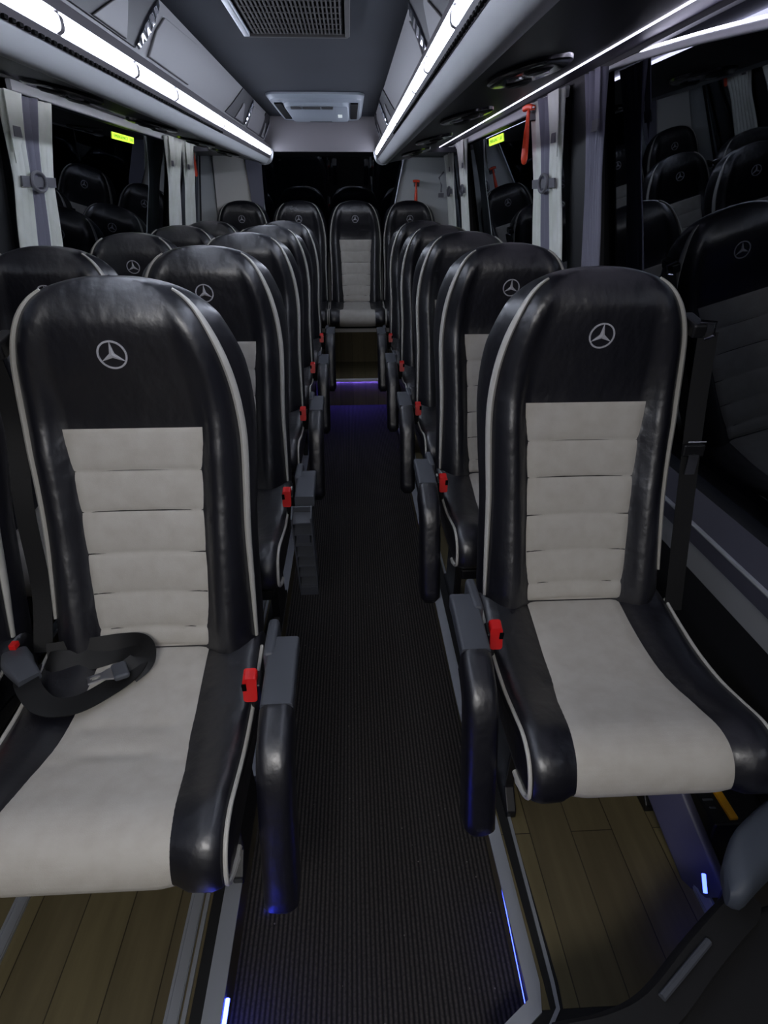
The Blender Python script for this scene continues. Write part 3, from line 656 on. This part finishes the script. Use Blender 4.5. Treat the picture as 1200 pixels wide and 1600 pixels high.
def make_seat(aisle, arm='full', belt=True, creases=(), low=False, legs=True, thin=False):
    """aisle = +1 when the armrest and buckle are on the +x side, -1 on the other, 0 without armrest"""
    r = empty('passenger_seat')
    back = backrest_mesh().build('backrest', 'leather', r, angle=60)
    panel_mesh().build('center_panel', ['fabric', 'thread'], back, angle=50, label='pale grey fabric panel with horizontal seams')
    for s in (-1, 1): side_pipe(s, .60 if s == -aisle else .545).build('piping', 'pipe', back)
    emblem_mesh().build('emblem', 'emblem', back, smooth=False, label='silver three pointed star in a ring')
    # hard back shell
    b = MB(); rows = []
    for w_, z in OUT[2:46]:
        T = float(np.interp(z, [.47, .8, 1.1, 1.18], [.10, .085, .105, .10])); bk = yf(z)+T
        rows.append([(x*w_*.93, bk+.013+.008*(1-x*x), z-ZB) for x in np.linspace(-1, 1, 9)]+[(x*w_*.93, bk+.002, z-ZB) for x in (1, -1)])
    b.loops(rows); b.build('back_shell', 'shell', r)
    cu = cushion_mesh().build('cushion', 'leather', r, angle=60)
    cpanel_mesh(creases).build('center_panel', 'fabric', cu, angle=60, label='pale grey fabric seat panel')
    for s in (-1, 1): cpipe(s).build('piping', 'pipe', cu)
    # frame and legs
    b = MB()
    if legs: b.box((0, -.17, .268), (.38, .42, .035)); b.box((0, .03, .32), (.36, .05, .09))
    else: b.box((0, .02, .30), (.36, .10, .13))
    b.build('seat_frame', 'plastic', r, bevel=.006)
    if legs:
        for s in (-1, 1):
            x = s*.165
            b = MB(); prof = [(-.24, 0), (.02, 0), (.02, .02), (-.03, .05), (-.06, .255), (-.22, .255), (-.20, .06), (-.24, .02)]
            b.prism(prof, 'x', x-.012, x+.012); b.build('leg', 'plastic', r, bevel=.004)
    # buckle
    if aisle:
        a = aisle
        b = MB(); b.box((a*.234, -.150, .452), (.026, .036, .085), Matrix.Rotation(.25, 3, 'X')); bk = b.build('buckle', 'plastic', r, bevel=.005)
        b = MB(); b.loops([[(a*.226+x, -.172+.22*z2-.012*o, .482+z2-.004*o) for x, z2 in rrect(.026, .046, .006)] for o in (-1.2, 0, .6)])
        bt = b.build('release_button', 'red', bk, angle=30)
        b = MB(); b.box((a*.2165, -.1815, .489), (.008, .003, .018), Matrix.Rotation(.25, 3, 'X')); b.build('slot', 'black', bt, smooth=False)
        # armrest
        ar = MB(); ax = a*.287
        sec = rrect(.056, .034, .006)
        ar.sweep([(ax, -.10, .522), (ax, -.14, .525), (ax, -.265, .512)], sec, up=(0, 0, 1)); armo = ar.build('armrest', 'greyplastic', r, angle=40, label='dark grey armrest hinge cover')
        b = MB(); b.box((a*.262, -.10, .495), (.022, .11, .10)); b.build('hinge_bracket', 'greyplastic', armo, bevel=.008)
        if arm == 'full':
            P = catmull([(-.232, .497), (-.285, .480), (-.325, .45), (-.35, .37), (-.375, .27), (-.395, .19)], 20); rows = []
            for k, (y, z) in enumerate(P):
                t = k/20; kk = min(1, (t+.015)/.10)**.5 * min(1, (1.02-t)/.06)**.5
                a_, c_ = P[max(k-1, 0)], P[min(k+1, 20)]; ty, tz = c_[0]-a_[0], c_[1]-a_[1]; L = math.hypot(ty, tz); ny, nz = -tz/L, ty/L
                rows.append([(ax+px*kk, y+ny*py*kk, z+nz*py*kk) for px, py in rrect(.060, .085, .020, 4)])
            b = MB(); b.loops(rows); b.build('arm_pad', 'leather', armo, angle=60, label='black padded armrest folded down')
        else:
            b = MB(); P = [(-.27, .53), (-.39, .20)]
            rot = Matrix.Rotation(math.atan2(.12, .33), 3, 'X')
            c = Vector((ax, -.32, .375))
            for s in (-1, 1): b.box(c+rot @ Vector((s*.026, 0, 0)), (.004, .05, .34), rot)
            b.box(c+rot @ Vector((0, .022, 0)), (.05, .004, .34), rot)
            for k in range(7): b.box(c+rot @ Vector((0, -.002, .15-k*.047)), (.05, .042, .005), rot)
            b.box(c+rot @ Vector((0, -.005, .085)), (.036, .03, .036), rot)
            b.box(c+rot @ Vector((0, 0, -.155)), (.056, .05, .04), rot)
            b.build('arm_frame', 'greyplastic', armo, smooth=False, label='bare black armrest skeleton with its pad missing')
        # belt guide and belt on the other shoulder
        if belt:
            s = -a
            b = MB(); b.box((s*.205, .115, 1.055), (.030, .075, .030), Matrix.Rotation(.2, 3, 'X')); g = b.build('belt_guide', 'plastic', r, bevel=.006)
            b = MB(); b.tube([(s*.222+dx, .083+dy, 1.06+dz) for dx, dy, dz in ((-.02, 0, .008), (.012, -.004, .006), (.014, -.004, -.02), (-.004, 0, -.028))], .004); b.build('guide_loop', 'chrome', g)
            if belt == 'guide':
                b = strap([(s*.226, .10, 1.045), (s*.234, .13, .9), (s*.238, .09, .74), (s*.236, .06, .56), (s*.234, .0, .44)], .040, up=(0, 1, .2)); b.build('seat_belt', 'webbing', r, angle=60)
            if belt is True:
                b = strap([(s*.226, .085, 1.045), (s*.232, .075, .9), (s*.236, .05, .74), (s*.238, .015, .56), (s*.236, -.02, .42)], .042, up=(0, 1, .2)) if not thin else strap([(s*.226, .085, 1.045), (s*.227, .075, .9), (s*.227, .05, .74), (s*.228, .015, .56), (s*.226, -.02, .42)], .042, up=(1, 0, 0))
                sb = b.build('seat_belt', 'webbing', r, angle=60)
                b = MB(); b.box((s*.232, .047, .80), (.048, .012, .028)); tg = b.build('belt_tongue', 'plastic', sb, bevel=.004)
                b = MB(); b.box((s*.232, .040, .768), (.022, .003, .045)); b.build('tongue_plate', 'steel', sb, smooth=False)
                b = MB(); b.tube([(s*.232-.02, .039, .822), (s*.232+.02, .039, .822)], .0018); b.build('tongue_bar', 'steel', sb)
    return r

LY = [1.055, 1.87, 2.69, 3.49, 4.29]; LX = [-.43, -.435, -.44, -.44, -.425]
RY = [1.18, 1.95, 2.735, 3.50, 4.27]; RX = [.51, .506, .505, .493, .478]
ordn = ['front', 'second', 'third', 'fourth', 'fifth']
G = 'black leather coach seats with pale grey panels'
# left aisle column
s0 = make_seat(1, belt='guide', creases=((-.11, .003), (-.21, .0048), (-.285, .0045)))
lab = {'L': ['large aisle seat at the front left with a loose black belt on its cushion', 'left aisle seat in the second row with a bare armrest skeleton', 'left aisle seat in the third row', 'left aisle seat in the fourth row', 'left aisle seat in the fifth row, last before the back bench'],
       'W': ['window seat at the left edge of the photo beside the front aisle seat', 'left window seat beside the second row aisle seat, under the striped curtain', 'left window seat in the third row', 'left window seat in the fourth row', 'left window seat in the fifth row'],
       'R': ['large single seat at the front right with a folded down armrest', 'single right seat in the second row, just behind the front right seat', 'single right seat in the third row', 'single right seat in the fourth row', 'single right seat in the fifth row, last before the back bench']}
base = make_seat(1, thin=True)
bare = make_seat(1, arm='bare', thin=True)
for i in range(5):
    o = s0 if i == 0 else (bare if i == 1 else (base if i == 2 else copy_tree(base)))
    o.location = (LX[i], LY[i], ZB); tag(o, lab['L'][i] + ' (black leather, pale panel)' if False else lab['L'][i], 'seat', G)
# left window column: armless version with buckle only
def strip_arm(root):
    for ch in list(root.children):
        if ch.name.startswith('armrest'):
            for g in list(ch.children): bpy.data.objects.remove(g)
            bpy.data.objects.remove(ch)
wseat = copy_tree(base); strip_arm(wseat)
for i in range(5):
    o = copy_tree(wseat) if i < 4 else wseat
    if i:
        for ch in list(o.children):
            if ch.name.startswith('buckle'):
                for g in list(ch.children):
                    for h in list(g.children): bpy.data.objects.remove(h)
                    bpy.data.objects.remove(g)
                bpy.data.objects.remove(ch)
    o.location = (-.895 if i else -.952, LY[i]+(.0 if i else .02), ZB); tag(o, lab['W'][i], 'seat', G)
s1 = make_seat(-1)
for i in range(5):
    o = s1 if i == 0 else copy_tree(s1)
    o.location = (RX[i], RY[i], ZB); tag(o, lab['R'][i], 'seat', G)
# back bench seats
rs = make_seat(0, legs=False)
rl = ['leftmost seat of the back row in front of the corner blinds', 'back row seat second from the left', 'back row seat facing straight down the aisle', 'rightmost seat of the back row']
for i, x in enumerate((-.822, -.388, .045, .470)):
    o = rs if i == 0 else copy_tree(rs)
    o.scale = (.945, 1, 1); o.location = (x, 5.18, .215); tag(o, rl[i], 'seat', G)

# loose belt on the front left cushion
z = .435
sb = strap([(-.235, -.005, .40), (-.20, -.045, .450), (-.13, -.035, .445), (-.065, -.02, .452), (-.02, -.045, .462), (-.028, -.088, .452), (-.06, -.115, .440), (-.11, -.155, .437), (-.16, -.165, .450), (-.205, -.125, .468), (-.225, -.07, .46)], .044, n=90,
          twist=lambda t: (.0, -.55 - .3*math.sin(t*9), 1) if t < .5 else (.0, -.15, 1))
sbo = sb.build('lap_belt', 'webbing', s0, angle=60, label='loose black seat belt lying on the cushion')
b = MB(); rt = Matrix.Rotation(math.radians(28), 3, 'Z'); c = Vector((-.055, -.105, .462))
b.box(c+rt @ Vector((.018, 0, .004)), (.03, .046, .014), rt); b.build('belt_tongue', 'greyplastic', sbo, bevel=.006)
po = ((.004, -.018), (.004, .018), (-.014, .010), (-.042, .010), (-.042, -.010), (-.014, -.010)); pi_ = ((-.018, -.004), (-.018, .004), (-.026, .005), (-.036, .004), (-.036, -.004), (-.026, -.005))
b = MB(); b.loops([[c+rt @ Vector((x, y, zz)) for x, y in q] for q, zz in ((po, .003), (po, .007), (pi_, .007), (pi_, .003), (po, .003))], cap=False)
b.build('tongue_plate', 'steel', sbo, smooth=False, label='bright metal tongue plate')
# second loose strap loop standing behind it and the grey buckle boot
b = strap([(-.21, -.03, .455), (-.12, -.018, .458), (-.06, -.012, .462), (-.018, -.025, .468), (-.008, -.060, .462), (-.03, -.088, .452)], .05, n=50, twist=lambda t: (0, -.9, .5))
b.build('belt_loop', 'webbing', s0, angle=60)
b = MB(); P = catmull([(-.262, -.045, .475), (-.235, -.085, .478), (-.20, -.12, .470)], 8); b.sweep(P, rrect(.058, .026, .010), scale=lambda t: 1-.45*abs(t-.4)); bb = b.build('buckle', 'greyplastic', s0, angle=50, label='grey buckle boot with the belt between the two front left seats')
MB().box((-.262, -.04, .492), (.014, .018, .012)).build('release_button', 'red', bb, bevel=.002)

# ------------------------------------------------------------------ near right corner: tip-up seat and box
ts = empty('folding_guide_seat', (.72, .42, .10)); tag(ts, 'dark slate tip-up seat cut by the lower right corner of the photo', 'folding seat')
b = MB(); rows = []
Q = catmull([(.578, .592), (.635, .630), (.70, .668), (.78, .705), (.85, .73)], 16)
for k, (x, y) in enumerate(Q):
    kk = min(1, (k+.8)/3.2)**.5
    rows.append([(x-.72+a*.7*kk*.5, y-.42-.012+a*kk, .31+c*kk) for a, c in rrect(.11, .075, .028, 4)])
b.loops(rows); b.build('cushion', 'slate', ts, angle=60)
b = MB(); top = catmull([(.62, .625), (.60, .600), (.56, .575), (.491, .530), (.403, .470), (.336, .447), (.262, .438)], 24)
rows = []
for k, (x, y) in enumerate(top):
    rows.append([(x-.72, y-.42, .05), (x-.72, y-.42, .245), (x-.72+.006, y-.42-.010, .26), (x-.72+.03, y-.42-.05, .26), (x-.72+.03, y-.42-.05, .05)])
b.loops(rows); b.build('body', 'rubber', ts, angle=50)
b = MB(); b.prism([(-.115, .16), (.17, .22), (.17, -.30), (-.46, -.30), (-.455, -.03), (-.35, .0), (-.22, .08)], 'z', .05, .235); b.build('seat_box', 'rubber', ts, bevel=.02)
b = MB(); b.tube(catmull([(.531-.72, .522-.42, .263), (.48-.72, .488-.42, .264), (.425-.72, .452-.42, .263)], 10), .006); b.build('edge_strip', 'greyplastic', ts)
MB().box((-.03, .10, .03), (.05, .06, .06)).build('support_post', 'plastic', ts, bevel=.004)

bx = empty('battery_box', (.79, .93, .10)); tag(bx, 'black box with a yellow edge strip under the front right seat', 'box')
MB().box((0, 0, .07), (.13, .26, .14)).build('case', 'plastic', bx, bevel=.006)
MB().box((-.02, -.02, .1425), (.018, .20, .008)).build('yellow_strip', 'yellow', bx, bevel=.002)
b = MB()
for k in range(6): b.box((-.05, -.09+k*.02, .1415), (.012+.01*(k % 2), .004, .002))
b.build('printed_marks', 'greyplastic', bx, smooth=False)

lo = MB(); lo.sweep([(.645-RX[0], .98-RY[0], .20), (.68-RX[0], .86-RY[0], .1), (.715-RX[0], .74-RY[0], .004)], rrect(.09, .03, .008), up=(0, 1, .6))
lo.build('support', 'blueleg', s1, angle=40, label='slanted grey support under the seat lit blue')

# blue courtesy lights ---------------------------------------------------------------
def blue(name, pts, lab, r=.004, m='ledblue'):
    b = MB(); b.tube(pts, r); return tag(b.build(name, m), lab, 'led light', 'blue floor lights')
blue('floor_led', [(AL+.004, .62, .07), (AL+.004, .30, .07)], 'blue light line below the left platform edge at the bottom of the photo', .004, 'ledbluehot')
blue('floor_led', [(.292, .58, .06), (.296, .80, .06)], 'blue light line below the right platform edge', .0008)
blue('floor_led', [(-.24, 4.5255, .183), (.27, 4.5255, .183)], 'blue light line under the rear step nosing', .0012, 'ledbluerear')
blue('floor_led', [(.655, .69, .20), (.665, .72, .21)], 'small blue light beside the slanted support at lower right', .004)
blue('floor_led', [(-.215, .815, .004), (-.213, .823, .004)], 'tiny blue light dot on the carpet by the left armrest', .002)
